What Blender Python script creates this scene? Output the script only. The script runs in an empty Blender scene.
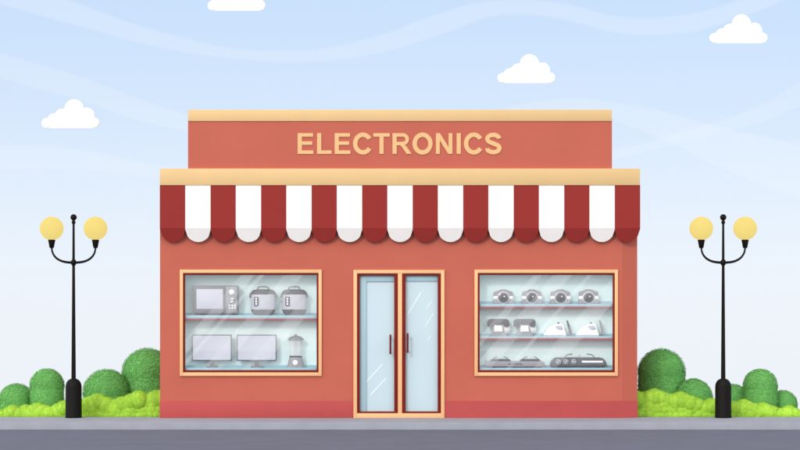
import bpy, bmesh, math, random
from mathutils import Vector
random.seed(7)
S = bpy.context.scene
COL = S.collection
PI = math.pi
D = 30.0          # metres from the camera to the shop front
EYE = 1.6         # eye height
PPM = 60.0        # photograph pixels per metre at the shop front
HOR = 322.0       # eye level row


def K(y): return (D + y) / D
def X(px, y=0.0): return (px - 400.0) / PPM * K(y)
def Z(py, y=0.0): return EYE + (HOR - py) / PPM * K(y)


# ------------------------------------------------------------------ materials
def lin(h):
    h = h.lstrip('#')
    out = []
    for i in (0, 2, 4):
        c = int(h[i:i + 2], 16) / 255.0
        out.append(c / 12.92 if c <= 0.04045 else ((c + 0.055) / 1.055) ** 2.4)
    return out


def mat(name, hexc, k=1.0, rough=0.6, var=0.05, scale=6.0, bump=0.0, bscale=120.0, spec=0.3, metal=0.0, coat=0.0, island=0.0, emit=0.0):
    """Procedural material: base colour with soft noise variation and a fine bump."""
    m = bpy.data.materials.new(name)
    m.use_nodes = True
    nt = m.node_tree
    N, L = nt.nodes, nt.links
    b = N['Principled BSDF']
    c = [min(0.92, v * k) for v in lin(hexc)]
    b.inputs['Roughness'].default_value = rough
    b.inputs['Specular IOR Level'].default_value = spec
    b.inputs['Metallic'].default_value = metal
    b.inputs['Coat Weight'].default_value = coat
    tc = N.new('ShaderNodeTexCoord')
    nz = N.new('ShaderNodeTexNoise')
    nz.inputs['Scale'].default_value = scale
    nz.inputs['Detail'].default_value = 5
    L.new(tc.outputs['Object'], nz.inputs['Vector'])
    mr = N.new('ShaderNodeMapRange')
    mr.inputs['From Min'].default_value = 0.3
    mr.inputs['From Max'].default_value = 0.7
    mr.inputs['To Min'].default_value = 1 - var
    mr.inputs['To Max'].default_value = 1 + var
    L.new(nz.outputs['Fac'], mr.inputs['Value'])
    src = mr.outputs['Result']
    if island:
        ge = N.new('ShaderNodeNewGeometry')
        m2 = N.new('ShaderNodeMapRange')
        m2.inputs['To Min'].default_value = 1 - island
        m2.inputs['To Max'].default_value = 1 + island
        L.new(ge.outputs['Random Per Island'], m2.inputs['Value'])
        mu = N.new('ShaderNodeMath'); mu.operation = 'MULTIPLY'
        L.new(src, mu.inputs[0]); L.new(m2.outputs['Result'], mu.inputs[1])
        src = mu.outputs[0]
    vm = N.new('ShaderNodeVectorMath'); vm.operation = 'SCALE'
    vm.inputs[0].default_value = c
    L.new(src, vm.inputs['Scale'])
    L.new(vm.outputs['Vector'], b.inputs['Base Color'])
    if emit:
        b.inputs['Emission Color'].default_value = (*lin(hexc), 1)
        b.inputs['Emission Strength'].default_value = emit
    if bump:
        n2 = N.new('ShaderNodeTexNoise')
        n2.inputs['Scale'].default_value = bscale
        n2.inputs['Detail'].default_value = 4
        L.new(tc.outputs['Object'], n2.inputs['Vector'])
        bp = N.new('ShaderNodeBump')
        bp.inputs['Strength'].default_value = bump
        bp.inputs['Distance'].default_value = 0.01
        L.new(n2.outputs['Fac'], bp.inputs['Height'])
        L.new(bp.outputs['Normal'], b.inputs['Normal'])
    return m


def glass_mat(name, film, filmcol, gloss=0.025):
    """Clear pane: lets light through, reflects a little, with a thin whitish film of the given cover (also used to paint reflections)."""
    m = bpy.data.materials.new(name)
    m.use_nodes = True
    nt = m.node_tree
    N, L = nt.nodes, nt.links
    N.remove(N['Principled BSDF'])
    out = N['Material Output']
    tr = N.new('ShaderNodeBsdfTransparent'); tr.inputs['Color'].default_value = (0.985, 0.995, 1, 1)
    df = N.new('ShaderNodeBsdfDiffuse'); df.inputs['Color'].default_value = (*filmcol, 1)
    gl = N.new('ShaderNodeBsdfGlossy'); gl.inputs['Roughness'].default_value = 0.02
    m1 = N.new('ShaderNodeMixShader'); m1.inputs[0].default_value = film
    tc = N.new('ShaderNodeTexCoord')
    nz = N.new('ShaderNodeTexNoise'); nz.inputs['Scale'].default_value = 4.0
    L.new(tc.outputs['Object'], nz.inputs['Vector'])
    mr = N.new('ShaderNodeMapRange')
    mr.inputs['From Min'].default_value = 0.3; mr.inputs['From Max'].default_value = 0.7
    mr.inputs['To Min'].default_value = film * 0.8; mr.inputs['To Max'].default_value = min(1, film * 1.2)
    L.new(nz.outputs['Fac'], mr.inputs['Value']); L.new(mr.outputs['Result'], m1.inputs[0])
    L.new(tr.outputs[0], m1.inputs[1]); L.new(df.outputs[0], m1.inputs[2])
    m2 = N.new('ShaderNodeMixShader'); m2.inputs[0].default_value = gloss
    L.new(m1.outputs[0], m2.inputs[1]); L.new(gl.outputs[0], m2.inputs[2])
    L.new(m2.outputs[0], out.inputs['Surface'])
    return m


M = {}
M['wall'] = mat('salmon_render', '#cf6e5c', 0.72, 0.85, 0.035, 1.3, 0.10, 90)
M['plinth'] = mat('red_plinth_paint', '#c75556', 0.722, 0.75, 0.03, 3, 0.10, 90)
M['cream'] = mat('cream_paint', '#f1cf95', 0.720, 0.6, 0.02, 2, 0.04, 60)
M['frame'] = mat('peach_paint', '#fcc791', 0.773, 0.5, 0.02, 3)
M['letter'] = mat('peach_letters', '#f6c98f', 0.74, 0.5, 0.01, 3)
M['sash'] = mat('dark_red_paint', '#8b2c25', 0.66, 0.6, 0.03, 5, spec=0.06)
M['handle'] = mat('maroon_enamel', '#7a1f28', 0.70, 0.4, 0.02, 5, spec=0.15)
M['red'] = mat('red_canvas', '#a9312d', 0.592, 0.8, 0.04, 2.5, 0.08, 260)
M['white'] = mat('white_canvas', '#ffffff', 0.736, 0.8, 0.02, 2.5, 0.08, 260)
M['roof'] = mat('grey_roofing', '#8d8d90', 0.8, 0.9, 0.1, 4, 0.2, 60)
M['inner'] = mat('pale_blue_lining', '#dcf0fa', 1.06, 0.7, 0.01, 3)
M['strip'] = mat('blue_shelf_glass', '#b2dae8', 0.855, 0.5, 0.02, 5)
M['edge'] = mat('dull_red_edge', '#a0484a', 0.9, 0.5, 0.03, 5)
M['bead'] = mat('blue_grey_bead', '#a9cbd8', 0.836, 0.5, 0.02, 5)
M['frost'] = mat('pale_blue_frosted_glass', '#cfe9f4', 0.77, 0.12, 0.012, 1.2, spec=0.35)
M['glintline'] = mat('frosted_glass_glint', '#e9f5f9', 0.86, 0.3, 0.0, 3)  # pale tone for the reflection strokes painted on the door glass
M['pave'] = mat('grey_pavement', '#a6acba', 0.748, 0.9, 0.05, 1.2, 0.15, 160)
M['kerb'] = mat('grey_kerbstone', '#a6acba', 0.748, 0.9, 0.06, 3, 0.15, 160)
M['road'] = mat('blue_grey_asphalt', '#7a7f92', 0.60, 0.95, 0.06, 1.5, 0.35, 220)
M['ground'] = mat('green_turf', '#6f9a3e', 0.8, 0.95, 0.2, 3, 0.4, 40)
M['bush'] = mat('dark_green_leaves', '#58944f', 1.42, 0.75, 0.07, 2.5, island=0.08, spec=0.15)
M['hedge'] = mat('lime_green_leaves', '#9dcb44', 1.02, 0.75, 0.07, 3, island=0.07, spec=0.15)
M['iron'] = mat('black_cast_iron', '#121111', 0.9, 0.5, 0.1, 8, 0.0, 60, spec=0.12)
M['globe'] = mat('yellow_opal_glass', '#f9e084', 0.10, 0.6, 0.01, 3, spec=0.05, emit=0.86)
M['cloud'] = mat('white_cloud', '#ffffff', 0.92, 1.0, 0.0, 1, spec=0.0)
# display goods
M['g_mid'] = mat('mid_grey_plastic', '#8f9299', 0.78, 0.4, 0.02, 8)
M['g_light'] = mat('light_grey_plastic', '#a9abb1', 0.78, 0.4, 0.02, 8)
M['g_pale'] = mat('pale_grey_plastic', '#c9cdd8', 0.82, 0.35, 0.02, 8)
M['g_dark'] = mat('dark_grey_plastic', '#6b6e76', 0.72, 0.4, 0.02, 8)
M['g_deep'] = mat('charcoal_plastic', '#50535b', 0.7, 0.4, 0.02, 8)
M['g_white'] = mat('white_plastic', '#f6f7f9', 0.95, 0.35, 0.01, 8)
M['lilac'] = mat('pale_lilac_screen', '#d3d7e4', 0.86, 0.2, 0.015, 4)
M['lilacgrey'] = mat('lilac_grey_steel', '#a9a7b2', 0.78, 0.35, 0.02, 8)
M['g_ring'] = mat('silver_plastic', '#dcdfe6', 0.85, 0.35, 0.01, 8)
M['lens'] = mat('dark_lens_glass', '#6a6d72', 0.8, 0.12, 0.05, 20, spec=0.5)
M['lensl'] = mat('grey_lens_glass', '#8b8e92', 0.8, 0.12, 0.05, 20, spec=0.5)
M['glass'] = glass_mat('clear_shop_glass', 0.012, (0.86, 0.9, 0.92))
M['glare'] = glass_mat('reflection_streak_glass', 0.14, (0.84, 0.92, 0.96))  # whitish bands that paint reflection streaks on the window glass
M['jar'] = glass_mat('clear_jar_glass', 0.42, (0.86, 0.88, 0.9))

# the shelves are frosted glass: some daylight passes down through them
_nt = M['strip'].node_tree
_t = _nt.nodes.new('ShaderNodeBsdfTranslucent'); _t.inputs['Color'].default_value = (*lin('#c4e2ec'), 1)
_m = _nt.nodes.new('ShaderNodeMixShader'); _m.inputs[0].default_value = 0.12
_nt.links.new(_nt.nodes['Principled BSDF'].outputs[0], _m.inputs[1]); _nt.links.new(_t.outputs[0], _m.inputs[2])
_nt.links.new(_m.outputs[0], _nt.nodes['Material Output'].inputs['Surface'])


# ------------------------------------------------------------------ mesh helpers
class MB:
    """Collects simple shapes in one bmesh; ORG is subtracted so that a part is local to its thing."""
    def __init__(self, org=(0, 0, 0)):
        self.bm = bmesh.new()
        self.o = Vector(org)
        self.ys = 1.0

    def _add(self, verts, faces, mi=0, smooth=False):
        vs = [self.bm.verts.new(Vector(v) - self.o) for v in verts]
        out = []
        for f in faces:
            try:
                fc = self.bm.faces.new([vs[i] for i in f])
                fc.material_index = mi
                fc.smooth = smooth
                out.append(fc)
            except ValueError:
                pass
        return vs, out

    def box(self, x0, x1, y0, y1, z0, z1, mi=0, bev=0.0, seg=2):
        v = [(x, y, z) for x in (x0, x1) for y in (y0, y1) for z in (z0, z1)]
        f = [(0, 1, 3, 2), (4, 6, 7, 5), (0, 4, 5, 1), (2, 3, 7, 6), (0, 2, 6, 4), (1, 5, 7, 3)]
        vs, fs = self._add(v, f, mi)
        if bev:
            es = list({e for q in fs for e in q.edges})
            r = bmesh.ops.bevel(self.bm, geom=es, offset=bev, segments=seg, affect='EDGES', profile=0.5)
            for q in r['faces']:
                q.material_index = mi
        return self

    def pbox(self, a0, a1, b0, b1, yc, y0, y1, mi=0, bev=0.0):
        """Box from a picture rectangle (columns a0..a1, rows b0..b1 at depth yc), y0..y1 round yc in metres."""
        return self.box(X(a0, yc), X(a1, yc), yc + y0, yc + y1, Z(b1, yc), Z(b0, yc), mi, bev)

    def prism(self, poly, y0, y1, mi=0, smooth=False, bev=0.0):
        n = len(poly)
        v = [(p[0], y0, p[1]) for p in poly] + [(p[0], y1, p[1]) for p in poly]
        f = [tuple(range(n)), tuple(range(2 * n - 1, n - 1, -1))]
        f += [(i, i + n, (i + 1) % n + n, (i + 1) % n) for i in range(n)]
        vs, fs = self._add(v, f, mi)
        if bev:
            es = [e for e in fs[0].edges]
            r = bmesh.ops.bevel(self.bm, geom=es, offset=bev, segments=2, affect='EDGES', profile=0.5)
            for q in r['faces']:
                q.material_index = mi
        return self

    def pprism(self, pts, yc, y0, y1, mi=0, bev=0.0):
        return self.prism([(X(a, yc), Z(b, yc)) for a, b in pts], yc + y0, yc + y1, mi, False, bev)

    def ribbon(self, path, t, y0, y1, closed=False, mi=0):
        n = len(path)
        P = [Vector(p) for p in path]
        Lf, Rt = [], []
        for i in range(n):
            a = P[(i - 1) % n] if (closed or i > 0) else P[i]
            b = P[(i + 1) % n] if (closed or i < n - 1) else P[i]
            d = (b - a).normalized()
            nrm = Vector((-d.y, d.x))
            Lf.append(P[i] + nrm * t / 2); Rt.append(P[i] - nrm * t / 2)
        v, f = [], []
        for i in range(n):
            v += [(Lf[i].x, y0, Lf[i].y), (Rt[i].x, y0, Rt[i].y), (Rt[i].x, y1, Rt[i].y), (Lf[i].x, y1, Lf[i].y)]
        m = n if closed else n - 1
        for i in range(m):
            a, b = 4 * i, 4 * ((i + 1) % n)
            for k in range(4):
                f.append((a + k, b + k, b + (k + 1) % 4, a + (k + 1) % 4))
        if not closed:
            f += [(0, 1, 2, 3), (4 * n - 1, 4 * n - 2, 4 * n - 3, 4 * n - 4)]
        self._add(v, f, mi)
        return self

    def lathe(self, prof, c, seg=32, mi=0, axis='z', sy=1.0):
        """prof: (radius, offset along the axis)."""
        v, f = [], []
        for r, h in prof:
            for k in range(seg):
                a = 2 * PI * k / seg
                p = (r * math.cos(a), r * math.sin(a))
                v.append((c[0] + p[0], c[1] + p[1] * sy, c[2] + h) if axis == 'z' else (c[0] + p[0], c[1] + h, c[2] + p[1]))
        n = len(prof)
        for i in range(n - 1):
            for k in range(seg):
                k2 = (k + 1) % seg
                f.append((i * seg + k, i * seg + k2, (i + 1) * seg + k2, (i + 1) * seg + k))
        f.append(tuple(range(seg - 1, -1, -1)))
        f.append(tuple(range((n - 1) * seg, n * seg)))
        self._add(v, f, mi, True)
        return self

    def disc(self, a, b, rpx, yc, y0, y1, mi=0, seg=32):
        r = rpx / PPM * K(yc)
        e = min(0.004, r * 0.2)
        return self.lathe([(r - e, y0), (r, y0 + e), (r, y1)], (X(a, yc), yc, Z(b, yc)), seg, mi, 'y')

    def ball(self, c, r, sub=3, sc=(1, 1, 1), mi=0):
        res = bmesh.ops.create_icosphere(self.bm, subdivisions=sub, radius=r)
        for w in res['verts']:
            w.co = Vector((w.co.x * sc[0], w.co.y * sc[1], w.co.z * sc[2])) + Vector(c) - self.o
        for fc in {q for w in res['verts'] for q in w.link_faces}:
            fc.smooth = True; fc.material_index = mi
        return self

    def tube(self, path, r, seg=12, mi=0):
        P = [Vector(p) for p in path]
        n = len(P)
        rr = r if isinstance(r, (list, tuple)) else [r] * n
        v, f = [], []
        up = None
        for i in range(n):
            t = (P[min(i + 1, n - 1)] - P[max(i - 1, 0)]).normalized()
            if up is None:
                up = t.orthogonal().normalized()
            up = (up - t * up.dot(t)).normalized()
            w = t.cross(up)
            for k in range(seg):
                a = 2 * PI * k / seg
                v.append(P[i] + (up * math.cos(a) + w * math.sin(a)) * rr[i])
        for i in range(n - 1):
            for k in range(seg):
                k2 = (k + 1) % seg
                f.append((i * seg + k, i * seg + k2, (i + 1) * seg + k2, (i + 1) * seg + k))
        f.append(tuple(range(seg - 1, -1, -1))); f.append(tuple(range((n - 1) * seg, n * seg)))
        self._add(v, f, mi, True)
        return self

    def ptube(self, pts, yc, rpx, dy=0.0, mi=0, seg=10):
        return self.tube([(X(a, yc), yc + dy, Z(b, yc)) for a, b in pts], rpx / PPM * K(yc), seg, mi)

    def build(self, name, mats, parent=None, autosmooth=True):
        me = bpy.data.meshes.new(name)
        if self.ys != 1.0:
            for w in self.bm.verts: w.co.y *= self.ys
        bmesh.ops.recalc_face_normals(self.bm, faces=self.bm.faces)
        self.bm.to_mesh(me)
        self.bm.free()
        for m in (mats if isinstance(mats, (list, tuple)) else [mats]):
            me.materials.append(M[m])
        if autosmooth:
            try:
                me.set_sharp_from_angle(angle=math.radians(38))
            except Exception:
                pass
        o = bpy.data.objects.new(name, me)
        COL.objects.link(o)
        if parent:
            o.parent = parent
        return o


def thing(name, label, cat, loc, group=None):
    o = bpy.data.objects.new(name, None)
    o.empty_display_size = 0.1
    o.location = loc
    COL.objects.link(o)
    return tag(o, label, cat, group)


def tag(o, label, cat, group=None):
    o['label'] = label; o['category'] = cat
    if group:
        o['group'] = group
    return o


def struct(o):
    o['kind'] = 'structure'
    return o


def dup(root, loc, label):
    """A copy of a thing with copies of its parts and sub-parts."""
    r = root.copy(); COL.objects.link(r); r.location = loc; r['label'] = label
    for ch in list(root.children):
        c = ch.copy(); COL.objects.link(c); c.parent = r
        for g in list(ch.children):
            d = g.copy(); COL.objects.link(d); d.parent = c
    return r


def arc(cx, cz, rx, rz, a0, a1, n=24):
    return [(cx + rx * math.cos(math.radians(a0 + (a1 - a0) * i / n)), cz + rz * math.sin(math.radians(a0 + (a1 - a0) * i / n))) for i in range(n + 1)]


# ------------------------------------------------------------------ setting: ground, pavement, road
W = 90.0
def sheet(name, pts, m, y_first=None):
    """A profile (y, z) swept along x."""
    b = MB()
    v, f = [], []
    nx = 12
    for y, z in pts:
        for i in range(nx + 1):
            v.append((-W + 2 * W * i / nx, y, z))
    for j in range(len(pts) - 1):
        for i in range(nx):
            a = j * (nx + 1) + i
            f.append((a, a + 1, a + nx + 2, a + nx + 1))
    b._add(v, f)
    return struct(b.build(name, m))

KY = -1.40        # kerb face
RH = 0.11         # kerb height
# the street runs along a low crest: the turf behind the shop falls away down the hill
sheet('ground', [(-90, -0.4), (-1, -0.4), (0.25, -0.35), (0.30, -0.02), (1.5, -0.02), (3, -0.04), (5, -0.25), (9, -0.75), (16, -1.8), (40, -5.8), (90, -15), (200, -38), (420, -85)], 'ground')
struct(MB().box(-W, W, KY + 0.12, 0.32, -0.34, 0.0, 0).build('pavement', 'pave'))
kb = MB()
kb.box(-W, W, KY, KY + 0.117, -0.3, 0.003, 0, 0.004)
struct(kb.build('kerb', 'kerb'))
sheet('road', [(-11, -RH), (KY - 0.001, -RH)], 'road')
struct(MB().box(-W, W, -70, -11.0, -0.34, 0.0, 0).build('far_pavement', 'pave'))

# ------------------------------------------------------------------ the shop
shop = thing('electronics_shop', 'salmon electronics shop with red and white striped awning', 'shop', (0, 0, 0))
XL, XC, XR = X(160), X(622), X(638)
CHY = (XR - XC) * math.tan(math.radians(20))
ZT = Z(172)
WIN = [(180, 321.8), (474.5, 617.8)]
WZ0, WZ1 = Z(376), Z(269.7)
DX0, DX1, DZ1 = X(353.5), X(444.5), Z(270)


def wall_holes(b, xs, zs, holes, y0, y1, mi=0):
    def solid(i, k):
        if i < 0 or k < 0 or i >= len(xs) - 1 or k >= len(zs) - 1:
            return False
        cx, cz = (xs[i] + xs[i + 1]) / 2, (zs[k] + zs[k + 1]) / 2
        return not any(h[0] < cx < h[1] and h[2] < cz < h[3] for h in holes)
    cache = {}
    def V(i, k, s):
        if (i, k, s) not in cache:
            cache[(i, k, s)] = b.bm.verts.new(Vector((xs[i], (y0, y1)[s], zs[k])) - b.o)
        return cache[(i, k, s)]
    def F(*q):
        fc = b.bm.faces.new([V(*t) for t in q]); fc.material_index = mi
    for i in range(len(xs) - 1):
        for k in range(len(zs) - 1):
            if not solid(i, k):
                continue
            F((i, k, 0), (i + 1, k, 0), (i + 1, k + 1, 0), (i, k + 1, 0))
            F((i, k, 1), (i, k + 1, 1), (i + 1, k + 1, 1), (i + 1, k, 1))
            if not solid(i - 1, k): F((i, k, 0), (i, k + 1, 0), (i, k + 1, 1), (i, k, 1))
            if not solid(i + 1, k): F((i + 1, k, 0), (i + 1, k, 1), (i + 1, k + 1, 1), (i + 1, k + 1, 0))
            if not solid(i, k - 1): F((i, k, 0), (i, k, 1), (i + 1, k, 1), (i + 1, k, 0))
            if not solid(i, k + 1): F((i, k + 1, 0), (i + 1, k + 1, 0), (i + 1, k + 1, 1), (i, k + 1, 1))


b = MB()
holes = [(X(a) + 0.02, X(c) - 0.02, WZ0 + 0.02, WZ1 - 0.02) for a, c in WIN] + [(DX0 + 0.02, DX1 - 0.02, -0.5, DZ1 - 0.02)]
xs = sorted({XL, XC} | {h[0] for h in holes} | {h[1] for h in holes})
zs = sorted({-0.35, ZT} | {h[2] for h in holes} | {h[3] for h in holes})
zs = [z for z in zs if z > -0.45]
wall_holes(b, xs, zs, holes, 0.0, 0.20)
# right corner chamfered only to give a darker shade strip, sides and back
bk = 6.0
ring = [(XC, 0.0), (XR, CHY), (XR, bk), (XL, bk), (XL, 0.0)]
inn = [(XC, 0.20), (XR - 0.2, CHY + 0.25), (XR - 0.2, bk - 0.2), (XL + 0.2, bk - 0.2), (XL, 0.20)]
for i in range(4):
    p, q = ring[i], ring[i + 1]
    r_, s_ = inn[i], inn[i + 1]
    for za, zb in ((-0.9 if i in (1, 2, 3) else -0.35, ZT),):
        v = [(p[0], p[1], za), (q[0], q[1], za), (q[0], q[1], zb), (p[0], p[1], zb), (r_[0], r_[1], za), (s_[0], s_[1], za), (s_[0], s_[1], zb), (r_[0], r_[1], zb)]
        b._add(v, [(0, 1, 2, 3), (4, 7, 6, 5), (3, 2, 6, 7), (0, 4, 5, 1)])
b.build('wall', 'wall', shop, False)
# plinth band along the foot of the front, 15 mm proud
zp = Z(401)
b = MB()
b.box(XL - 0.004, DX0 - 0.001, -0.015, 0.0 - 0.0005, -0.02, zp, 0, 0.004)
v = [(DX1 + 0.001, -0.015), (XC + 0.002, -0.015), (XR + 0.006, CHY - 0.012), (XR + 0.006, CHY + 0.2), (XR + 0.0005, CHY + 0.2), (XR + 0.0005, CHY - 0.0005), (XC, -0.0005), (DX1 + 0.001, -0.0005)]
n = len(v)
b._add([(p[0], p[1], -0.02) for p in v] + [(p[0], p[1], zp) for p in v], [tuple(range(n)), tuple(range(2 * n - 1, n - 1, -1))] + [(i, (i + 1) % n, (i + 1) % n + n, i + n) for i in range(n)])
b.build('plinth', 'plinth', shop)
b = MB()
b.box(XL + 0.1, XR - 0.1, 0.1, bk - 0.1, ZT - 0.10, ZT - 0.003)
b.build('roof', 'roof', shop)
b = MB(); b.box(XL + 0.21, XR - 0.21, 0.21, bk - 0.21, -0.05, 0.002); b.build('floor', 'roof', shop)
# cornice
cy = -0.06
b = MB(); b.box(X(160, cy), X(640, cy), cy, 0.26, Z(185.2, cy), Z(168.5, cy), 0, 0.008); b.build('cornice', 'cream', shop)
# parapet carrying the sign
par = MB(); par.box(X(188), X(612), 0.0, 0.24, Z(168.5, cy) - 0.02, Z(119)); par = par.build('sign_panel', 'wall', shop)
b = MB(); b.box(X(188, -.03), X(612, -.03), -0.015, 0.255, Z(121, -.03), Z(109.5, -.03), 0, 0.006); b.build('coping', 'cream', shop)

# sign letters, bold sans capitals
EM = 28.92 / PPM
LX0, LZ0 = X(295.6), Z(154.0)
ADV = dict(E=.667, L=.611, C=.722, T=.611, R=.722, O=.778, N=.722, I=.278, S=.667)
def letter_polys(ch):
    H = .716
    if ch == 'E': return [('p', [(.073, 0), (.073, H), (.604, H), (.604, .595), (.218, .595), (.218, .436), (.577, .436), (.577, .315), (.218, .315), (.218, .121), (.618, .121), (.618, 0)])]
    if ch == 'L': return [('p', [(.077, 0), (.077, H), (.222, H), (.222, .121), (.582, .121), (.582, 0)])]
    if ch == 'T': return [('p', [(.233, 0), (.233, .595), (.021, .595), (.021, H), (.590, H), (.590, .595), (.378, .595), (.378, 0)])]
    if ch == 'N': return [('p', [(.074, 0), (.074, H), (.214, H), (.511, .238), (.511, H), (.645, H), (.645, 0), (.500, 0), (.208, .467), (.208, 0)])]
    if ch == 'I': return [('p', [(.068, 0), (.068, H), (.213, H), (.213, 0)])]
    if ch == 'O': return [('c', arc(.389, .358, .272, .305, 0, 360, 48)[:-1], .152)]
    if ch == 'C': return [('r', arc(.385, .358, .268, .305, 33, 327, 44), .152)]
    if ch == 'S': return [('r', arc(.335, .520, .205, .137, 5, 235, 26) + arc(.335, .199, .212, .140, 62, -178, 28), .148)]
    if ch == 'R': return [('p', [(.073, 0), (.073, H), (.218, H), (.218, 0)]), ('r', [(.19, .6555), (.43, .6555)] + arc(.43, .5065, .152, .149, 85, -85, 18) + [(.43, .3575), (.19, .3575)], .121), ('p', [(.335, .30), (.47, .32), (.545, .27), (.735, 0), (.560, 0), (.40, .24)])]
pen = LX0
for ch in 'ELECTRONICS':
    w = ADV[ch] * EM
    b = MB()
    for i, q in enumerate(letter_polys(ch)):
        y0 = -0.012 - 0.0012 * i
        pts = [(pen + p[0] * EM, LZ0 + p[1] * EM) for p in q[1]]
        if q[0] == 'p': b.prism(pts, y0, 0.001 + .0007 * i)
        else: b.ribbon(pts, q[2] * EM, y0, 0.001 + .0007 * i, q[0] == 'c')
    b.build('letter', 'letter', par, False)
    pen += w

# awning: 19 stripes, slope and scalloped valance
AP = 0.13
b = MB()
NS = 19
yt = -0.045
for i in range(NS):
    a0, a1 = 160 + 480 * i / NS, 160 + 480 * (i + 1) / NS
    mi = 0 if i % 2 == 0 else 1
    cols = 12
    top, fold, low = [], [], []
    for j in range(cols + 1):
        a = a0 + (a1 - a0) * j / cols
        r = (a1 - a0) / 2
        u = (j / cols - 0.5) * 2
        dz = math.sqrt(max(0, 1 - u * u)) * (r - 0.2)
        bow = 0.012 * (1 - u * u)
        top.append((X(a, yt), yt, Z(184.5, yt)))
        fold.append((X(a, -AP), -AP, Z(228, -AP)))
        tk = min(1.0, (1.6 + dz) / 13.0)
        low.append((X(a, -AP), -AP + 0.055 * tk, Z(229.6 + dz, -AP + .055 * tk)))
    n = cols + 1
    vs, _ = b._add(top + fold + low, [(j, j + 1, n + j + 1, n + j) for j in range(cols)] + [(n + j, n + j + 1, 2 * n + j + 1, 2 * n + j) for j in range(cols)], mi)
# end gussets
for a, s in ((160, 0.003), (640, -0.003)):
    b._add([(X(a, yt) + s, yt, Z(185, yt)), (X(a, -AP) + s, -AP + .002, Z(228, -AP)), (X(a, yt) + s, yt, Z(229, yt))], [(0, 1, 2)], 0)
aw = b.build('awning', ['red', 'white'], shop, False)
so = aw.modifiers.new('cloth thickness', 'SOLIDIFY'); so.thickness = 0.006; so.offset = -1


# glazing ---------------------------------------------------------
def clip(poly, n, d, keep_less):
    out = []
    for i in range(len(poly)):
        p, q = poly[i], poly[(i + 1) % len(poly)]
        sp, sq = p[0] * n[0] + p[1] * n[1] - d, q[0] * n[0] + q[1] * n[1] - d
        if not keep_less: sp, sq = -sp, -sq
        if sp <= 0: out.append(p)
        if sp * sq < 0:
            t = sp / (sp - sq); out.append((p[0] + (q[0] - p[0]) * t, p[1] + (q[1] - p[1]) * t))
    return out


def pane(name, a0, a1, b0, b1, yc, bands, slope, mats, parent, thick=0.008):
    """A sheet of glass; BANDS are slanting painted reflection streaks given by their columns at mid height."""
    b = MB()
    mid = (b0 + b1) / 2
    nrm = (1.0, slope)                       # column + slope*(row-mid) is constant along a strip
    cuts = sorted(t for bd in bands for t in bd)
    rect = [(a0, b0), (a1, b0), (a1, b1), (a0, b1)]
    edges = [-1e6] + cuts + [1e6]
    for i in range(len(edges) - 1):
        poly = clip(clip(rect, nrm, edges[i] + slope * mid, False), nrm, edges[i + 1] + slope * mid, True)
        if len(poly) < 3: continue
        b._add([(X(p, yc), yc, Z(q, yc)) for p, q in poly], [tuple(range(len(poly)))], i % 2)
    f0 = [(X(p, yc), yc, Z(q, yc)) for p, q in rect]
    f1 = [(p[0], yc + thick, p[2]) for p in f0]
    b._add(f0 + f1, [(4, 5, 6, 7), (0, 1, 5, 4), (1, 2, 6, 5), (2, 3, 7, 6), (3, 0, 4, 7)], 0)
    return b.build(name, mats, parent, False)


def rect_frame(b, a0, a1, b0, b1, t, yc, y0, y1, bev=0.004):
    """Four bars mitre-free: uprights run full height, rails butt between them."""
    tl, tr, tt, tb = t
    b.pbox(a0, a0 + tl, b0, b1, yc, y0, y1, 0, bev)
    b.pbox(a1 - tr, a1, b0, b1, yc, y0, y1, 0, bev)
    b.pbox(a0 + tl - .03, a1 - tr + .03, b0, b0 + tt, yc, y0 + .002, y1, 0, bev)
    b.pbox(a0 + tl - .03, a1 - tr + .03, b1 - tb, b1, yc, y0 + .002, y1, 0, bev)


WD = 0.27   # back of the display cases
def window(o0, o1, r0, r1, shelves, bands):
    b = MB(); rect_frame(b, 180 + o0 - 180, o1, 269.7, 376, (3.2, 3.2, 3.4, 3.6), 0.0, -0.035, 0.022)
    w = b.build('window', 'frame', shop)
    b = MB(); rect_frame(b, o0 + 3.15, o1 - 3.15, 273.0, 372.5, (2.0, 2.0, 2.0, 2.4), 0.0, -0.02, 0.027)
    b.build('sash', 'sash', w)
    g0, g1 = o0 + 5.0, o1 - 5.0
    # lining of the case: back, sides, top, bottom, butted
    b = MB()
    xa, xb, za, zb = X(o0 + 2), X(o1 - 2), Z(373.5), Z(272.5)
    b.box(xa, xb, WD, WD + 0.03, za, zb)
    b.box(xa - .03, xa, 0.03, WD + .03, za, zb)
    b.box(xb, xb + .03, 0.03, WD + .03, za, zb)
    b.box(xa - .03, xb + .03, 0.03, WD + .03, zb, zb + .03)
    b.box(xa - .03, xb + .03, 0.03, WD + .03, za - .03, za)
    b.build('display_case', 'inner', w)
    pane('pane', g0, g1, 275, 370.2, -0.012, bands, 0.87, ['glass', 'glare'], w)
    for top, strip, red in shelves:
        b = MB()
        b.box(xa + .001, xb - .001, 0.040, WD - .001, Z(red[0], .10), Z(top, .10), 0, 0.003)
        b.box(xa + .001, xb - .001, WD - 0.03, WD - .001, Z(top, .3) + .0005, Z(strip, .37))
        sh = b.build('shelf', 'strip', w)
        if red[1]:
            b = MB(); b.box(xa + .002, xb - .002, 0.031, 0.26, Z(red[1], .09), Z(red[0], .09) - .0005, 0, 0.003)
            b.build('shelf_edge', 'edge', sh)
    return w

BOT = (367.7, 365.0, (370.6, None))
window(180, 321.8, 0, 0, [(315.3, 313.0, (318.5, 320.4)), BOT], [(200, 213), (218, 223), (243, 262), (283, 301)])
window(474.5, 617.8, 0, 0, [(304.0, 301.3, (306.6, 308.5)), (336.3, 333.6, (338.3, 340.3)), BOT], [(492, 501), (512, 531), (546, 551), (573, 596)])

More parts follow.
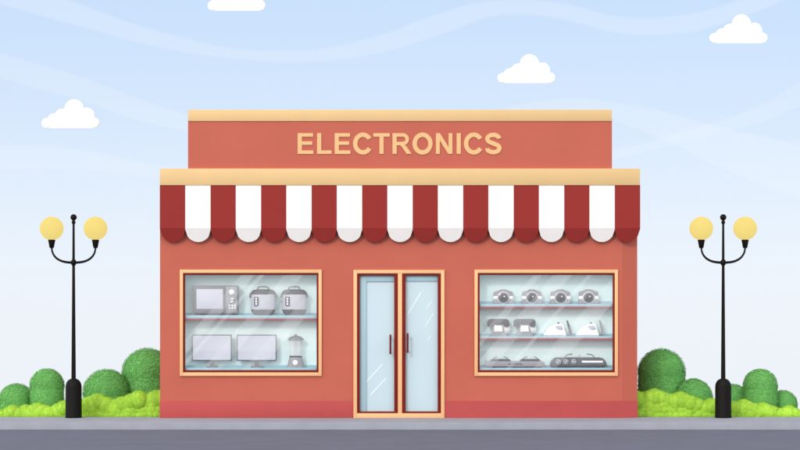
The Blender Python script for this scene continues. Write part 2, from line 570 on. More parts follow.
# double door
b = MB()
b.pbox(353.5, 357.1, 270, 418, 0, -0.035, 0.12, 0, .004)
b.pbox(440.9, 444.5, 270, 418, 0, -0.035, 0.12, 0, .004)
b.pbox(357.05, 440.95, 270, 273.5, 0, -0.033, 0.12, 0, .004)
b.pbox(357.05, 440.95, 413.2, 418, 0, -0.033, 0.12, 0, .004)
b.pbox(397.9, 402.1, 273.45, 413.25, 0, -0.031, 0.12, 0, .004)
df = b.build('door_frame', 'frame', shop)
def leaf(a0, a1, tl, tr, handle, beads, lines):
    b = MB(); rect_frame(b, a0, a1, 273.3, 413.4, (tl, tr, 2.2, 1.9), 0.0, -0.02, 0.09)
    d = b.build('door', 'sash', shop)
    g0, g1, h0, h1 = a0 + tl - .1, a1 - tr + .1, 275.4, 411.6
    b = MB()
    b.pbox(g0, g1, h0, h1, 0.06, 0, 0.008)
    p = b.build('pane', 'frost', d)
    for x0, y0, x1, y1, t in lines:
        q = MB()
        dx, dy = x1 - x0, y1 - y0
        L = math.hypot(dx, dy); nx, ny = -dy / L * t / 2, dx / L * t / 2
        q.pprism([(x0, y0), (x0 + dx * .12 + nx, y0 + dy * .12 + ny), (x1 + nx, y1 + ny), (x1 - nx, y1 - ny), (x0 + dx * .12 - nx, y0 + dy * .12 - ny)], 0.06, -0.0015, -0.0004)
        q.build('painted_glint', 'glintline', p, False)  # painted reflection stroke on the pane
    b = MB()
    if beads[0]: b.pbox(g0, g0 + beads[0], h0, h1, 0.05, -0.014, 0.0085, 0, .002)
    b.pbox(g0 + (beads[0] - .02 if beads[0] else 0), g1, h0, h0 + beads[1], 0.05, -0.013, 0.0087, 0, .002)
    b.build('glazing_bead', 'bead', d)
    a, y0, y1 = handle
    b = MB()
    b.ptube([(a, y0), (a, y1)], -0.075, 1.0)
    for yy in (y0 + 2.5, y1 - 2.5):
        b.tube([(X(a), -0.075, Z(yy)), (X(a), 0.055, Z(yy))], 0.008)
    b.build('handle', 'handle', d)
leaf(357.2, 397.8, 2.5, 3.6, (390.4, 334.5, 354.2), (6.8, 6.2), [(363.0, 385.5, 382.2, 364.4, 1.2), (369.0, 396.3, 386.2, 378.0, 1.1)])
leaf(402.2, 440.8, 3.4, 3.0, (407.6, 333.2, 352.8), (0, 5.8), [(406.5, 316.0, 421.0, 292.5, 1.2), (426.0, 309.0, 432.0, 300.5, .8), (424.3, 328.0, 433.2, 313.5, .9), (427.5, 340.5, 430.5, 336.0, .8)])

# ------------------------------------------------------------------ goods in the windows
YD = 0.14
def goods(name, label, cat, cx, base, group=None):
    loc = (X(cx, YD), YD, Z(base, .10) + .0005)
    t = thing(name, label, cat, loc, group)
    # geometry is drawn at picture coordinates and made local to the thing; base rows are re-seated on the shelf
    org = (X(cx, YD), YD, Z(base, YD))
    def B():
        b = MB(org); b.ys = 0.72      # the goods are shallow enough for the case
        return b
    return t, B

# microwave
t, B = goods('microwave', 'grey microwave oven with white dial on the top shelf', 'microwave', 216, 315.3)
body = B().pbox(193.3, 238.6, 285.5, 313.7, YD, -.13, .13, 0, .022).build('body', 'g_mid', t)
d = B().pbox(194.8, 225.0, 286.8, 312.4, YD, -.142, -.1305, 0, .004).build('door', 'g_mid', t)
B().pbox(197.2, 223.6, 289.2, 309.0, YD, -.146, -.1425, 0, .001).build('window', 'lilac', d)
cpn = B().pbox(226.4, 237.4, 286.8, 312.4, YD, -.140, -.1305, 0, .004).build('control_panel', 'g_light', t)
B().disc(232.3, 292.3, 2.7, YD, -.165, -.1405).build('dial', 'g_white', cpn)
for (a, c) in ((232.6, 298.9), (232.2, 301.8)):
    B().pprism([(a - 1.7, c + .7), (a - .6, c - .8), (a + 1.5, c - .8), (a + 1.5, c + .7)], YD, -.146, -.1405).build('button', 'g_white', cpn)
for c in (305.5, 308.0):
    for a in (230.1, 232.8, 235.5):
        B().pbox(a - .85, a + .85, c - .8, c + .8, YD, -.146, -.1405, 0, .003).build('button', 'g_white', cpn)
for a in (199.5, 231.5):
    for s in (-1, 1):
        B().pprism([(a - 2.6, 313.6), (a + 2.6, 313.6), (a + 1.4, 315.3), (a - 1.4, 315.3)], YD, s * .09 - .015, s * .09 + .015).build('foot', 'g_deep', t)

# rice cookers
t, B = goods('rice_cooker', 'grey rice cooker standing next to the microwave', 'rice cooker', 263.2, 315.3, 'rice cookers in the window')
u = K(YD) / PPM
def LP(b, prof, cx, base, mi=0, seg=40):
    return b.lathe([(r * u, (base - q) * u) for r, q in prof], (X(cx, YD), YD, Z(base, YD)), seg, mi, 'z', .80)
LP(B(), [(11.2, 310.0), (12.2, 309.5), (12.2, 294.6), (11.7, 293.8)], 263.2, 315.3).build('body', 'g_pale', t)
LP(B(), [(8.6, 315.3), (10.2, 314.2), (11.8, 311.2), (12.25, 309.6), (11, 309.55)], 263.2, 315.3).build('base', 'g_dark', t)
lid = LP(B(), [(12.3, 294.5), (12.5, 293.2), (11.6, 291.2), (9.4, 289.8), (5, 289.4), (.3, 289.3)], 263.2, 315.3).build('lid', 'g_dark', t)
B().ptube([(257.2, 290.2), (258.0, 287.6), (259.8, 286.7), (266.4, 286.7), (268.2, 287.6), (269.0, 290.2)], YD, .75).build('handle', 'g_mid', lid)
for s in (-1, 1):
    B().pprism([(263.2 + s * 11.9, 292.8), (263.2 + s * 13.0, 293.6), (263.2 + s * 13.9, 296.6), (263.2 + s * 13.2, 298.2), (263.2 + s * 11.9, 296.6)], YD, -.05, .05, 0, .003).build('side_handle', 'g_dark', t)
cp = B().pbox(254.6, 259.0, 297.0, 305.8, YD, -.172, -.130, 0, .006).build('control_panel', 'g_dark', t)
for c in (298.9, 301.5, 304.1):
    B().disc(256.8, c, 1.05, YD, -.178, -.1722).build('button', 'g_white', cp)
dup(t, t.location + Vector((31.1 * u, 0, 0)), 'grey rice cooker at the right end of the top shelf')

# monitors
t, B = goods('monitor', 'flat grey monitor at the left end of the lower shelf', 'monitor', 211.8, 367.7, 'flat monitors on the lower shelf')
B().pbox(192.0, 231.6, 334.8, 361.0, YD, -.012, .02, 0, .004).build('casing', 'g_dark', t)
B().pbox(192.9, 230.7, 335.7, 359.9, YD, -.015, -.0125).build('screen', 'lilac', t)
B().pprism([(210.2, 360.9), (213.6, 360.9), (214.2, 366.4), (209.6, 366.4)], YD, -.006, .018).build('neck', 'g_dark', t)
B().pprism([(205.6, 367.7), (206.4, 366.2), (217.4, 366.2), (218.6, 367.7)], YD, -.07, .07, 0, .003).build('base', 'g_dark', t)
dup(t, t.location + Vector((44.9 * u, 0, 0)), 'flat grey monitor next to the blender')

# blender
t, B = goods('blender', 'glass jug blender with grey domed lid and white knob', 'blender', 295.7, 367.7)
LP(B(), [(8.4, 367.7), (8.5, 366.8), (6.6, 358.6), (6.3, 357.4)], 295.7, 367.7).build('base', 'g_light', t)
LP(B(), [(6.2, 357.4), (6.4, 357.2), (6.3, 355.9), (5.6, 355.8)], 295.7, 367.7).build('collar', 'g_dark', t)
B().disc(295.6, 362.8, 2.6, YD, -.128, -.07).build('knob', 'g_white', t)
LP(B(), [(5.4, 355.8), (6.5, 340.0)], 295.7, 367.7).build('jug', 'jar', t)
LP(B(), [(8.4, 340.2), (8.2, 339.5), (6.2, 337.4), (3.2, 336.2), (1.6, 335.8), (1.3, 334.8), (.2, 334.4)], 295.7, 367.7).build('lid', 'g_mid', t)
B().ptube([(295.5, 341), (295.5, 352)], YD, .35, -.066).build('measure_line', 'g_mid', t)

# cameras
t, B = goods('camera', 'small grey camera at the left end of its shelf', 'camera', 503.2, 304.0, 'cameras in a row on the top shelf')
cb = B()
cb.pbox(493.3, 513.1, 298.9, 304.0, YD, -.045, .045, 0, .016)
cb.pprism([(493.3, 296.0), (493.6, 292.6), (494.6, 291.4), (497.2, 291.3), (498.0, 290.6), (499.6, 290.2), (500.6, 289.3), (505.8, 289.3), (506.8, 290.2), (508.4, 290.7), (509.2, 291.3), (511.8, 291.4), (512.8, 292.6), (513.1, 296.0)], YD, -.045, .045, 0, .006)
cb.build('body', 'lilacgrey', t)
B().pbox(493.5, 512.9, 295.9, 299.0, YD, -.041, .041).build('band', 'g_white', t)
B().disc(503.2, 297.8, 6.1, YD, -.075, -.03, 0, 40).build('lens_ring', 'g_ring', t)
ln = B().disc(503.2, 297.8, 5.2, YD, -.088, -.0745, 0, 40).build('lens', 'lens', t)
B().disc(503.2, 297.8, 3.4, YD, -.092, -.0885).build('front_element', 'g_deep', ln)
B().disc(504.1, 296.6, .8, YD, -.094, -.0915).build('lens_glint', 'g_white', ln)  # off-centre white dot, a highlight painted on the lens
for q, lb in ((28.6, 'small grey camera second from the left on its shelf'), (57.2, 'small grey camera third from the left on its shelf'), (85.2, 'small grey camera at the right end of its shelf')):
    dup(t, t.location + Vector((q * u, 0, 0)), lb)

# telephones
t, B = goods('telephone', 'old grey telephone at the left end of the middle shelf', 'telephone', 498.3, 336.3, 'old telephones on the middle shelf')
B().pprism([(489.6, 336.3), (490.2, 333.6), (492.8, 330.0), (493.6, 324.9), (502.4, 324.9), (503.4, 330.0), (505.6, 333.6), (506.2, 336.3)], YD, -.06, .06, 0, .005).build('body', 'g_light', t)
B().pprism([(493.9, 331.6), (494.3, 325.6), (501.8, 325.6), (502.4, 331.6)], YD, -.066, -.0605, 0, .002).build('front_plate', 'g_white', t)
B().pprism([(487.2, 325.6), (487.2, 321.4), (488.6, 319.6), (490.6, 318.9), (506.0, 318.9), (508.0, 319.6), (509.2, 321.4), (509.2, 325.6), (508.0, 326.8), (504.6, 326.8), (503.8, 325.6), (503.4, 322.9), (493.0, 322.9), (492.6, 325.6), (491.8, 326.8), (488.4, 326.8)], YD, -.045, .045, 0, .008).build('handset', 'g_dark', t)
for a in (494.6, 501.6):
    B().pbox(a - 1, a + 1, 323.3, 324.8, YD, -.03, .03).build('cradle', 'g_mid', t)
dl = B().disc(505.3, 328.8, 4.4, YD, -.0, .02, 0, 32).build('dial', 'g_white', t)
for k in range(5):
    an = math.radians(-70 + k * 32)
    B().disc(505.3 + 3.1 * math.cos(an), 328.8 - 3.1 * math.sin(an), .55, YD, -.003, -.0003, 0, 12).build('finger_hole', 'g_mid', dl)
dup(t, t.location + Vector((26.3 * u, 0, 0)), 'old grey telephone standing next to the irons')

# irons
M['heel1'] = M['g_dark']
def iron(cx, label, heelmat):
    t, B0 = goods('clothes_iron', label, 'iron', cx, 336.3, 'clothes irons on the middle shelf')
    o = cx - 555.0
    B = B0
    outline = [(543.0, 335.3), (545.2, 332.0), (547.6, 328.8), (550.6, 326.2), (554.0, 324.6), (558.0, 323.7), (562.6, 323.8), (563.6, 325.6), (566.4, 335.3)]
    B().pprism([(a + o, c) for a, c in outline], YD, -.05, .05, 0, .016).build('body', 'g_white', t)
    B().pprism([(a + o, c) for a, c in [(542.8, 336.3), (543.0, 335.4), (566.4, 335.4), (566.6, 336.3)]], YD, -.055, .055).build('soleplate', 'g_pale', t)
    B().pprism([(a + o, c) for a, c in [(555.2, 327.0), (556.2, 325.9), (561.8, 325.9), (563.0, 328.6), (562.2, 329.8), (558.2, 329.8), (556.2, 328.8)]], YD, -.053, -.0495).build('handle_recess', 'g_pale', t)
    B().pprism([(a + o, c) for a, c in [(558.4, 329.0), (562.9, 328.6), (562.4, 329.8), (559.0, 329.9)]], YD, -.056, -.0532).build('grip', 'g_light', t)
    B().pbox(557.4 + o, 559.2 + o, 322.2, 323.9, YD, -.014, .014, 0, .004).build('steam_button', 'g_deep', t)
    B().pprism([(a + o, c) for a, c in [(566.4, 320.6), (567.6, 320.3), (568.2, 321.6), (572.0, 334.2), (571.0, 335.0), (569.6, 334.6)]], YD, -.05, .05, 0, .003).build('heel_rest', heelmat, t)
    B().pbox(564.8 + o, 570.2 + o, 331.6, 333.2, YD, -.02, .02).build('heel_link', 'g_light', t)
    return t
iron(555.0, 'white clothes iron with dark grey heel rest', 'g_dark')
iron(587.6, 'white clothes iron with lighter grey heel rest', 'g_light')

# double hot plate
t, B = goods('hot_plate', 'long pale grey hot plate with two cooking rings', 'hot plate', 514.6, 367.7)
B().pprism([(485.0, 365.0), (485.2, 362.6), (486.6, 361.2), (542.6, 361.2), (544.0, 362.6), (544.2, 365.0), (542.8, 366.6), (486.4, 366.6)], YD, -.13, .11, 0, .006).build('body', 'lilacgrey', t)
for c0 in (500.4, 530.3):
    bn = B().pprism([(c0 - 10.4, 361.2), (c0 - 9.6, 359.8), (c0 - 7.8, 359.0), (c0 + 7.8, 359.0), (c0 + 9.6, 359.8), (c0 + 10.4, 361.2)], YD, -.10, .09, 0, .004).build('burner', 'g_dark', t)
    for s in (-1, 1):
        B().ptube([(c0 + s * 8.2, 359.6), (c0 + s * 6.0, 357.7), (c0 + s * 4.6, 357.0), (c0 + s * 3.2, 357.0)], YD, .45, -.06).build('pan_support', 'g_mid', bn)
for i, a in enumerate((509.6, 513.0, 515.6, 518.2, 520.6)):
    B().pbox(a - (1.6 if i == 0 else .8), a + (1.6 if i == 0 else .8), 363.3, 364.7, YD, -.137, -.1305, 0, .002).build('button', 'g_dark', t)
for a in (488.6, 540.4):
    for s in (-1, 1):
        B().pbox(a - 1.2, a + 1.2, 366.5, 367.7, YD, s * .09 - .02, s * .09 + .02).build('foot', 'g_deep', t)

# gas stove
t, B = goods('gas_stove', 'dark grey table stove with three round knobs and a white bar', 'stove', 578.2, 367.7)
B().pprism([(550.0, 365.8), (550.2, 363.6), (551.6, 360.6), (553.8, 358.4), (556.6, 357.5), (599.8, 357.5), (602.6, 358.4), (604.8, 360.6), (606.2, 363.6), (606.4, 365.8)], YD, -.13, .11, 0, .008).build('body', 'g_dark', t)
for a in (557.6, 565.3, 573.2):
    kn = B().disc(a, 361.7, 2.5, YD, -.150, -.131, 0, 28).build('knob', 'g_pale', t)
    B().disc(a, 361.7, 1.8, YD, -.156, -.1505, 0, 28).build('knob_cap', 'g_dark', kn)
    if a < 570:
        B().pprism([(a - 1.2, 362.5), (a + .6, 360.4), (a + 1.2, 360.9), (a - .6, 363.0)], YD, -.159, -.1562).build('pointer', 'g_white', kn)
    else:
        B().pbox(a - 1.3, a + 1.3, 361.3, 362.1, YD, -.159, -.1562).build('pointer', 'g_white', kn)
B().pbox(581.2, 602.2, 360.7, 362.6, YD, -.134, -.1305, 0, .001).build('display_bar', 'g_white', t)
B().ptube([(564.2, 357.8), (566.4, 355.6), (568.4, 354.3), (572.6, 354.1)], YD, .55).build('pan_support', 'g_mid', t)
B().ptube([(594.6, 357.8), (593.0, 355.8), (591.0, 354.5), (586.6, 354.1)], YD, .55).build('pan_support', 'g_mid', t)
B().ptube([(579.2, 357.8), (579.2, 354.9)], YD, .4).build('burner_pin', 'g_mid', t)
B().pbox(572.5, 586.5, 356.7, 357.6, YD, -.07, .07, 0, .003).build('burner', 'g_pale', t)
for a in (552.8, 603.6):
    for s in (-1, 1):
        B().pprism([(a - 1.4, 365.7), (a + 1.4, 365.7), (a + .6, 367.7), (a - .6, 367.7)], YD, s * .09 - .02, s * .09 + .02).build('foot', 'g_deep', t)

# ------------------------------------------------------------------ street lamps
LY = 0.08
def lamp():
    cx = 73.6
    uu = K(LY) / PPM
    gz = Z(417.4, LY)
    org = (X(cx, LY), LY, 0.0)
    t = thing('street_lamp', 'black twin-globe street lamp left of the shop', 'street lamp', org, 'twin-globe street lamps')
    o = (X(cx, LY), LY, gz)
    H = lambda py: (417.4 - py) * uu
    org = (o[0], o[1], gz)
    def B(): return MB(org)
    B().lathe([(8.2 * uu, 0), (8.3 * uu, H(416.5)), (8.1 * uu, H(414.8)), (8.0 * uu, H(386.5)), (7.7 * uu, H(384)), (6.7 * uu, H(381.4)), (5.2 * uu, H(379.6)), (3.4 * uu, H(378.6)), (2.4 * uu, H(378.2))], o, 40).build('base', 'iron', t)
    B().lathe([(2.25 * uu, H(379)), (2.1 * uu, H(360)), (1.35 * uu, H(262)), (1.1 * uu, H(224)), (1.0 * uu, H(221))], o, 24).build('pole', 'iron', t)
    b = B()
    b.lathe([(1.2 * uu, H(223.8)), (1.9 * uu, H(222.6)), (2.0 * uu, H(221.6)), (1.4 * uu, H(220.4)), (1.3 * uu, H(219.6))], o, 24)
    b.ball((o[0], o[1], gz + H(217.0)), 3.2 * uu)
    b.build('finial', 'iron', t)
    b = B(); b.lathe([(1.6 * uu, H(265.2)), (2.5 * uu, H(264)), (2.9 * uu, H(262.2)), (2.5 * uu, H(260.4)), (1.6 * uu, H(259.2))], o, 24); b.build('collar', 'iron', t)
    for s in (-1, 1):
        pts = []
        for i in range(17):
            a = math.radians(180 + 90 * i / 16) if s < 0 else math.radians(360 - 90 * i / 16)
            pts.append((o[0] + 21.9 * uu * math.copysign(abs(math.cos(a)) ** 0.75, math.cos(a)), o[1], gz + H(246.5) - 15.7 * uu * abs(math.sin(a)) ** 0.9))
        B().tube(pts, [(.85 + .5 * i / 16) * uu for i in range(17)], 12).build('arm', 'iron', t)
        gx = o[0] + s * 21.9 * uu
        hd = B().lathe([(1.9 * uu, H(247.8)), (2.2 * uu, H(247.4)), (3.5 * uu, H(240.4)), (3.6 * uu, H(239.6)), (3.0 * uu, H(239.2))], (gx, o[1], gz), 24).build('holder', 'iron', t)
        B().ball((gx, o[1], gz + H(228.1)), 11.8 * uu, 4).build('globe', 'globe', t)
    return t
lp = lamp()
dup(lp, Vector((X(723.2, LY), LY, 0)), 'black twin-globe street lamp right of the shop')

# ------------------------------------------------------------------ bushes and low hedges
def add_leaf(b, p, nrm, size, spread=.16, mi=0):
    nn = (nrm + Vector((random.gauss(0, spread), random.gauss(0, spread), random.gauss(0, spread)))).normalized()
    t = nn.orthogonal().normalized(); q = nn.cross(t)
    th = random.uniform(0, PI); t, q = t * math.cos(th) + q * math.sin(th), q * math.cos(th) - t * math.sin(th)
    s = size * random.uniform(.7, 1.25)
    b._add([p - t * s, p - q * s * .5, p + t * s, p + q * s * .5], [(0, 1, 2, 3)], mi)


def leaf_ball(b, c, R, n, size, xmin=None, xmax=None, zmin=0.0, core=0.94, sq=1.0, mi=0, zlo=-0.75):
    """A clipped shrub: a dense inner mass under many small leaves standing just off it."""
    c = Vector(c)
    res = bmesh.ops.create_icosphere(b.bm, subdivisions=3, radius=R * core)
    for w in res['verts']:
        w.co = Vector((w.co.x, w.co.y, w.co.z * sq)) + c - b.o
    for fc in {q for w in res['verts'] for q in w.link_faces}:
        fc.smooth = True
    for i in range(n):
        zc = random.uniform(zlo, 1); a = random.uniform(0, 2 * PI)
        rr = math.sqrt(1 - zc * zc)
        nrm = Vector((rr * math.cos(a), rr * math.sin(a), zc))
        if nrm.y > 0.55: continue
        p = c + Vector((nrm.x, nrm.y, nrm.z * sq)) * R * random.uniform(core - 0.01, 1.0)
        if p.z < zmin: continue
        add_leaf(b, p, nrm, size)
    for w in b.bm.verts:
        if xmax is not None and w.co.x + b.o.x > xmax: w.co.x = xmax - b.o.x - random.uniform(0, .004)
        if xmin is not None and w.co.x + b.o.x < xmin: w.co.x = xmin - b.o.x + random.uniform(0, .004)
        if w.co.z + b.o.z < -0.03: w.co.z = -0.03 - b.o.z


def bush(px, py, rpx, y, label, xmin=None, xmax=None):
    k = K(y) / PPM
    R = rpx * k
    c = (X(px, y), y, Z(py, y))
    b = MB((c[0], c[1], 0))
    leaf_ball(b, c, R, int(2600 * (R / .4) ** 2) + 900, 0.017, xmin, xmax, zlo=-0.12)
    # skirt down to the ground so that the shrub is rooted
    b.lathe([(R * .93, -0.02), (R * .945, c[2] * .5), (R * .94, c[2])], (c[0], c[1], 0), 40)
    for i in range(int(1500 * R * c[2] / .16)):
        a = random.uniform(PI * .9, PI * 2.1)
        nrm = Vector((math.cos(a), math.sin(a), 0))
        add_leaf(b, Vector((c[0], c[1], random.uniform(0, c[2]))) + nrm * R * random.uniform(.93, .99), nrm, .017)
    for w in b.bm.verts:
        if xmax is not None and w.co.x + c[0] > xmax: w.co.x = xmax - c[0]
        if xmin is not None and w.co.x + c[0] < xmin: w.co.x = xmin - c[0]
    o = b.build('bush', 'bush', None, False)
    o.location = (c[0], c[1], 0)
    return tag(o, label, 'bush', 'rounded dark green bushes')


XLs, XRs = XL - 0.012, XR + 0.02
bush(16.5, 401.5, 18.6, 1.55, 'low dark green bush at the far left edge')
bush(47.0, 385.6, 17.6, 1.30, 'round dark green bush just left of the left lamp')
bush(106.5, 392.5, 24.2, 1.35, 'broad dark green bush just right of the left lamp')
bush(147.5, 374.0, 26.6, 1.75, 'tallest dark green bush left of the shop, against its wall', None, XLs)
bush(661.5, 372.5, 24.6, 1.75, 'tallest dark green bush right of the shop, against its wall', XRs, None)
bush(693.5, 397.5, 19.6, 1.35, 'low dark green bush between the tall one and the right lamp')
bush(733.0, 401.0, 17.5, 1.75, 'low dark green bush half hidden by the right lamp base')
bush(760.2, 386.0, 17.7, 1.30, 'round dark green bush right of the right lamp')
bush(783.0, 404.5, 14.8, 1.60, 'small dark green bush at the far right edge')


def hedge(bumps, a0, a1, label, xmin=None, xmax=None, y=0.72):
    """bumps: (column, top row, radius in pixels)."""
    k = K(y) / PPM
    cx = X((a0 + a1) / 2, y)
    b = MB((cx, y, 0))
    ys = []
    for a, top, r in bumps:
        R = r * k
        c = (X(a, y), y + random.uniform(-.03, .03), Z(top, y) - R)
        ys.append(c[1])
        leaf_ball(b, c, R, int(2600 * (R / .2) ** 2) + 160, 0.010, xmin, xmax, -0.02)
    # body of the hedge below the bumps: each bump runs down to the ground
    x0, x1 = X(a0, y), X(a1, y)
    if xmin is not None: x0 = max(x0, xmin)
    if xmax is not None: x1 = min(x1, xmax)
    def env(xx):                                   # height of the outline at xx
        best = 0.05
        for a, top, r in bumps:
            R = r * k; d = abs(xx - X(a, y))
            if d < R: best = max(best, Z(top, y) - R + math.sqrt(R * R - d * d))
        return best
    xx = x0
    while xx < x1:
        h = env(xx)
        z = 0.02
        while z < h - 0.07:
            px = xx + random.uniform(-.03, .03)
            R = min(random.uniform(.15, .19), env(px) - .03)
            if R < .04: break
            cz = min(z + random.uniform(-.02, .02), env(px) - R - .015)
            leaf_ball(b, (px, y - .165 + R + random.uniform(-.012, .012), max(cz, 0)), R, 420, .012, None, None, -.02)
            z += 0.085
        xx += 0.085
    hz = max(0.05, min(Z(t, y) for _, t, _ in bumps) - 0.06)
    b.box(x0 + .02, x1 - .02, y - .06, y + .1, -0.03, hz)
    for w in b.bm.verts:
        if xmax is not None and w.co.x + b.o.x > xmax: w.co.x = xmax - b.o.x - random.uniform(0, .004)
        if xmin is not None and w.co.x + b.o.x < xmin: w.co.x = xmin - b.o.x + random.uniform(0, .004)
    o = b.build('hedge', 'hedge', None, False)
    o.location = (cx, y, 0)
    return tag(o, label, 'hedge', 'low lime green hedges')


hedge([(2, 408.5, 8), (13, 404.3, 9), (25.5, 404.0, 9), (37, 402.0, 9), (46, 404.5, 8), (55, 407.0, 8), (64, 400.0, 10), (70, 398.5, 10)], -6, 73.4, 'low lime green hedge left of the left lamp')
hedge([(80, 398.5, 10), (89, 396.0, 10), (97.5, 392.8, 11), (106, 396.2, 10), (115, 398.6, 9), (122, 395.8, 10), (131, 393.2, 10), (139.5, 389.8, 11), (148.5, 393.0, 9), (157, 389.2, 11), (164, 388.5, 11)], 73.6, 172, 'low lime green hedge between the left lamp and the shop', None, XLs)
hedge([(636, 390, 11), (644.5, 391.0, 10), (654, 387.8, 11), (662, 390.8, 10), (670, 393.0, 9), (680, 390.8, 11), (689, 394.2, 10), (697, 397.4, 9), (704, 401.0, 8), (711, 397.4, 10), (719, 398, 10)], 634, 723.1, 'low lime green hedge between the shop and the right lamp', XRs, None)
hedge([(727, 400, 10), (735, 400.6, 9), (744, 398.6, 10), (753, 402.0, 9), (762.5, 401.6, 10), (772, 405.0, 8), (780, 407.4, 8), (789, 404.6, 9), (796.5, 408.5, 7)], 723.3, 800.5, 'low lime green hedge right of the right lamp')

# ------------------------------------------------------------------ clouds
CY = 150.0
def cloud():
    b = MB()
    k = K(CY) / PPM
    z0 = 0.0
    for dx, up, r in ((-23.5, 5, 5), (-16.5, 8.2, 6.4), (-8.2, 11.6, 7.6), (3.3, 18.6, 9.8), (16.2, 12.6, 7.6), (23.6, 5.2, 5.2), (-10, 6, 6.5), (0, 8, 9), (9, 9, 9)):
        b.ball((dx * k, (r - 8) * .06, up * k), r * k, 3, (1, .25, 1))
    for w in b.bm.verts:
        if w.co.z < 0.3 * k: w.co.z = 0.3 * k
    b.prism([(q[0] * k, q[1] * k) for q in arc(-24, 4.7, 4.7, 4.7, 90, 270, 10) + arc(24, 4.7, 4.7, 4.7, -90, 90, 10)], -1.9 * k, 1.9 * k, 0, True, .2 * k)
    for w in b.bm.verts: w.co.z += max(0, w.co.y + 1.2 * k) * .3
    o = b.build('cloud', 'cloud', None, False)
    return o
spots = [((70.7, 128.2), 'small white cloud lowest on the left side'), ((526.3, 83.2), 'small white cloud above the right half of the shop'), ((738.4, 43.4), 'small white cloud in the upper right of the sky'), ((236.6, 10.8), 'small white cloud at the top edge of the sky')]
c0 = cloud()
for i, ((a, q), lb) in enumerate(spots):
    o = c0 if i == 0 else c0.copy()
    if i: COL.objects.link(o)
    o.location = (X(a, CY), CY, Z(q, CY))
    tag(o, lb, 'cloud', 'small white clouds')

# ------------------------------------------------------------------ light
SUN_EL, SUN_AZ = 27.0, 26.0       # height; degrees to the left of straight behind the camera
ts = Vector((-math.sin(math.radians(SUN_AZ)) * math.cos(math.radians(SUN_EL)), -math.cos(math.radians(SUN_AZ)) * math.cos(math.radians(SUN_EL)), math.sin(math.radians(SUN_EL))))
sl = bpy.data.lights.new('sun', 'SUN')
sl.energy = 1.0; sl.angle = math.radians(10); sl.color = (1, .955, .90)
so_ = bpy.data.objects.new('sun', sl)
so_.rotation_euler = ts.to_track_quat('Z', 'Y').to_euler()
so_.location = ts * 40
COL.objects.link(so_)

wd = bpy.data.worlds.new('World'); S.world = wd; wd.use_nodes = True
nt = wd.node_tree; N, L = nt.nodes, nt.links
bg = N['Background']; bg.inputs['Strength'].default_value = 0.1
sk = N.new('ShaderNodeTexSky'); sk.sky_type = 'NISHITA'; sk.sun_disc = False
sk.sun_elevation = math.radians(SUN_EL); sk.sun_rotation = math.atan2(ts.x, ts.y)
sk.air_density = 1.0; sk.dust_density = 1.5
tc = N.new('ShaderNodeTexCoord')
sx = N.new('ShaderNodeSeparateXYZ'); L.new(tc.outputs['Generated'], sx.inputs[0])
def mth(op, a, b=None, c=None, clamp=False):
    n = N.new('ShaderNodeMath'); n.operation = op; n.use_clamp = clamp
    for i, v in enumerate((a, b, c)):
        if v is None: continue
        if isinstance(v, (int, float)): n.inputs[i].default_value = v
        else: L.new(v, n.inputs[i])
    return n.outputs[0]
el = mth('ARCSINE', sx.outputs['Z'])                      # radians above the horizon
az = mth('ARCTAN2', sx.outputs['X'], sx.outputs['Y'])      # radians from +Y
rm = N.new('ShaderNodeValToRGB')
L.new(mth('DIVIDE', el, 0.6, clamp=True), rm.inputs[0])
cr = rm.color_ramp
stops = [(0.0, '#f3f8ff'), (0.05, '#edf5ff'), (0.12, '#e2eefe'), (0.20, '#d5e6fd'), (0.29, '#cbe1fc'), (0.6, '#d8e4f4'), (1.0, '#e6eaf0')]
while len(cr.elements) < len(stops): cr.elements.new(.5)
for e, (p, h) in zip(cr.elements, stops):
    e.position = p; e.color = (*lin(h), 1)
# thin high cloud streaks: smooth curves of elevation against azimuth
PXR = 1800.0
def band(pts, alpha, prev):
    fc = N.new('ShaderNodeFloatCurve'); cu = fc.mapping.curves[0]
    fw = N.new('ShaderNodeFloatCurve'); cw = fw.mapping.curves[0]
    def fill(c, vals):
        while len(c.points) < len(vals): c.points.new(.5, .5)
        for p, (x_, y_) in zip(c.points, vals): p.location = (x_, y_)
    ax = lambda px: math.atan((px - 400) / PXR)
    fill(cu, [((ax(p[0]) + .3) / .6, math.atan((HOR - p[1]) / PXR) * 4) for p in pts])
    fill(cw, [((ax(p[0]) + .3) / .6, p[2] / PXR * 20) for p in pts])
    fc.mapping.update(); fw.mapping.update()
    t = mth('DIVIDE', mth('ADD', az, .3), .6, clamp=True)
    L.new(t, fc.inputs['Value']); L.new(t, fw.inputs['Value'])
    dist = mth('ABSOLUTE', mth('SUBTRACT', el, mth('DIVIDE', fc.outputs[0], 4.0)))
    wdt = mth('DIVIDE', fw.outputs[0], 20.0)
    m = N.new('ShaderNodeMapRange'); m.clamp = True
    L.new(mth('SUBTRACT', wdt, dist), m.inputs['Value'])
    m.inputs['From Min'].default_value = -0.0006; m.inputs['From Max'].default_value = 0.0012
    m.inputs['To Min'].default_value = 0; m.inputs['To Max'].default_value = alpha
    front = mth('DIVIDE', mth('SUBTRACT', 0.297, mth('ABSOLUTE', az)), 0.07, clamp=True)
    mx = N.new('ShaderNodeMix'); mx.data_type = 'RGBA'
    L.new(mth('MULTIPLY', m.outputs[0], front), mx.inputs['Factor'])
    L.new(prev, mx.inputs['A']); mx.inputs['B'].default_value = (0.95, 0.975, 1, 1)
    return mx.outputs['Result']
c = rm.outputs['Color']
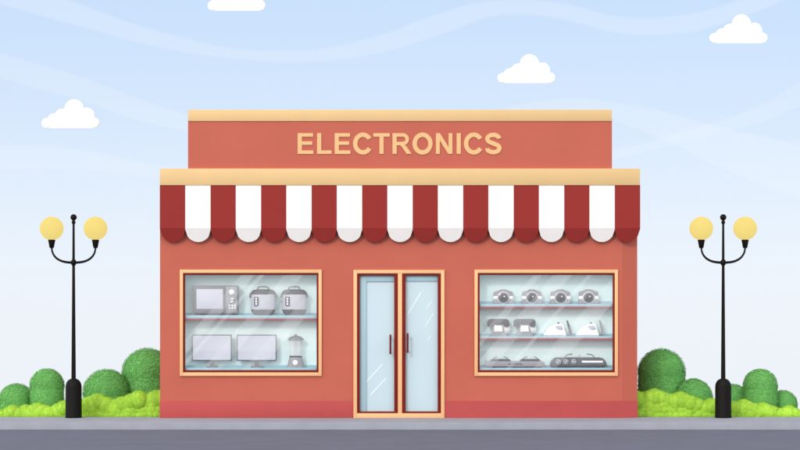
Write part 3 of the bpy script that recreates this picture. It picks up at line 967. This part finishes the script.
c = band([(-120, -30, 20), (0, -4, 16), (80, 20, 11), (160, 42, 8), (240, 55, 5.5), (310, 56, 6), (380, 44, 9), (440, 24, 11), (500, 8, 8), (560, 12, 8), (620, 27, 8.5), (680, 28, 9), (740, 14, 9), (800, -8, 10), (920, -40, 10)], .20, c)
c = band([(-120, 40, 10), (0, 72, 12), (80, 92, 12), (150, 115, 11), (200, 126, 8), (300, 140, 5), (400, 142, 5), (560, 105, 6), (640, 120, 12), (720, 150, 20), (800, 175, 26), (920, 200, 26)], .18, c)
c = band([(-120, 150, 10), (0, 160, 12), (80, 162, 10), (150, 172, 7), (300, 190, 5), (500, 180, 5), (640, 150, 5), (700, 135, 6), (760, 118, 9), (800, 100, 12), (920, 60, 14)], .16, c)
# added bright glow low behind the camera, to lift the shadows
dv = N.new('ShaderNodeVectorMath'); dv.operation = 'DOT_PRODUCT'
L.new(tc.outputs['Generated'], dv.inputs[0]); dv.inputs[1].default_value = Vector((ts.x, ts.y, 0.12)).normalized()
gl = N.new('ShaderNodeMapRange'); gl.interpolation_type = 'SMOOTHSTEP'
L.new(dv.outputs['Value'], gl.inputs['Value'])
gl.inputs['From Min'].default_value = -0.35; gl.inputs['From Max'].default_value = 0.9
gl.inputs['To Min'].default_value = 9.3; gl.inputs['To Max'].default_value = 20.0
gw = N.new('ShaderNodeMapRange'); gw.interpolation_type = 'SMOOTHSTEP'
L.new(dv.outputs['Value'], gw.inputs['Value'])
gw.inputs['From Min'].default_value = -0.35; gw.inputs['From Max'].default_value = 0.5
gm = N.new('ShaderNodeMix'); gm.data_type = 'RGBA'
L.new(gw.outputs['Result'], gm.inputs['Factor'])
L.new(c, gm.inputs['A']); gm.inputs['B'].default_value = (1.0, 0.935, 0.90, 1)
c = gm.outputs['Result']
sc_ = N.new('ShaderNodeVectorMath'); sc_.operation = 'SCALE'
L.new(c, sc_.inputs[0]); L.new(gl.outputs['Result'], sc_.inputs['Scale'])
ns = N.new('ShaderNodeVectorMath'); ns.operation = 'SCALE'
L.new(sk.outputs['Color'], ns.inputs[0]); ns.inputs['Scale'].default_value = 0.12
ad = N.new('ShaderNodeVectorMath'); ad.operation = 'ADD'
L.new(sc_.outputs[0], ad.inputs[0]); L.new(ns.outputs[0], ad.inputs[1])
L.new(ad.outputs[0], bg.inputs['Color'])

# ------------------------------------------------------------------ camera and view
cd = bpy.data.cameras.new('camera')
cd.sensor_fit = 'HORIZONTAL'; cd.sensor_width = 36; cd.lens = 36 * PPM * D / 800
cd.shift_y = (HOR - 225) / 800
cd.clip_start = 0.5; cd.clip_end = 2000
cam = bpy.data.objects.new('camera', cd)
cam.location = (0, -D, EYE); cam.rotation_euler = (PI / 2, 0, 0)
COL.objects.link(cam); S.camera = cam
v = S.view_settings
v.view_transform = 'Standard'; v.look = 'None'; v.exposure = 0; v.gamma = 1; v.use_curve_mapping = False
S.cycles.max_bounces = 8; S.cycles.transparent_max_bounces = 12
S.cycles.use_denoising = True
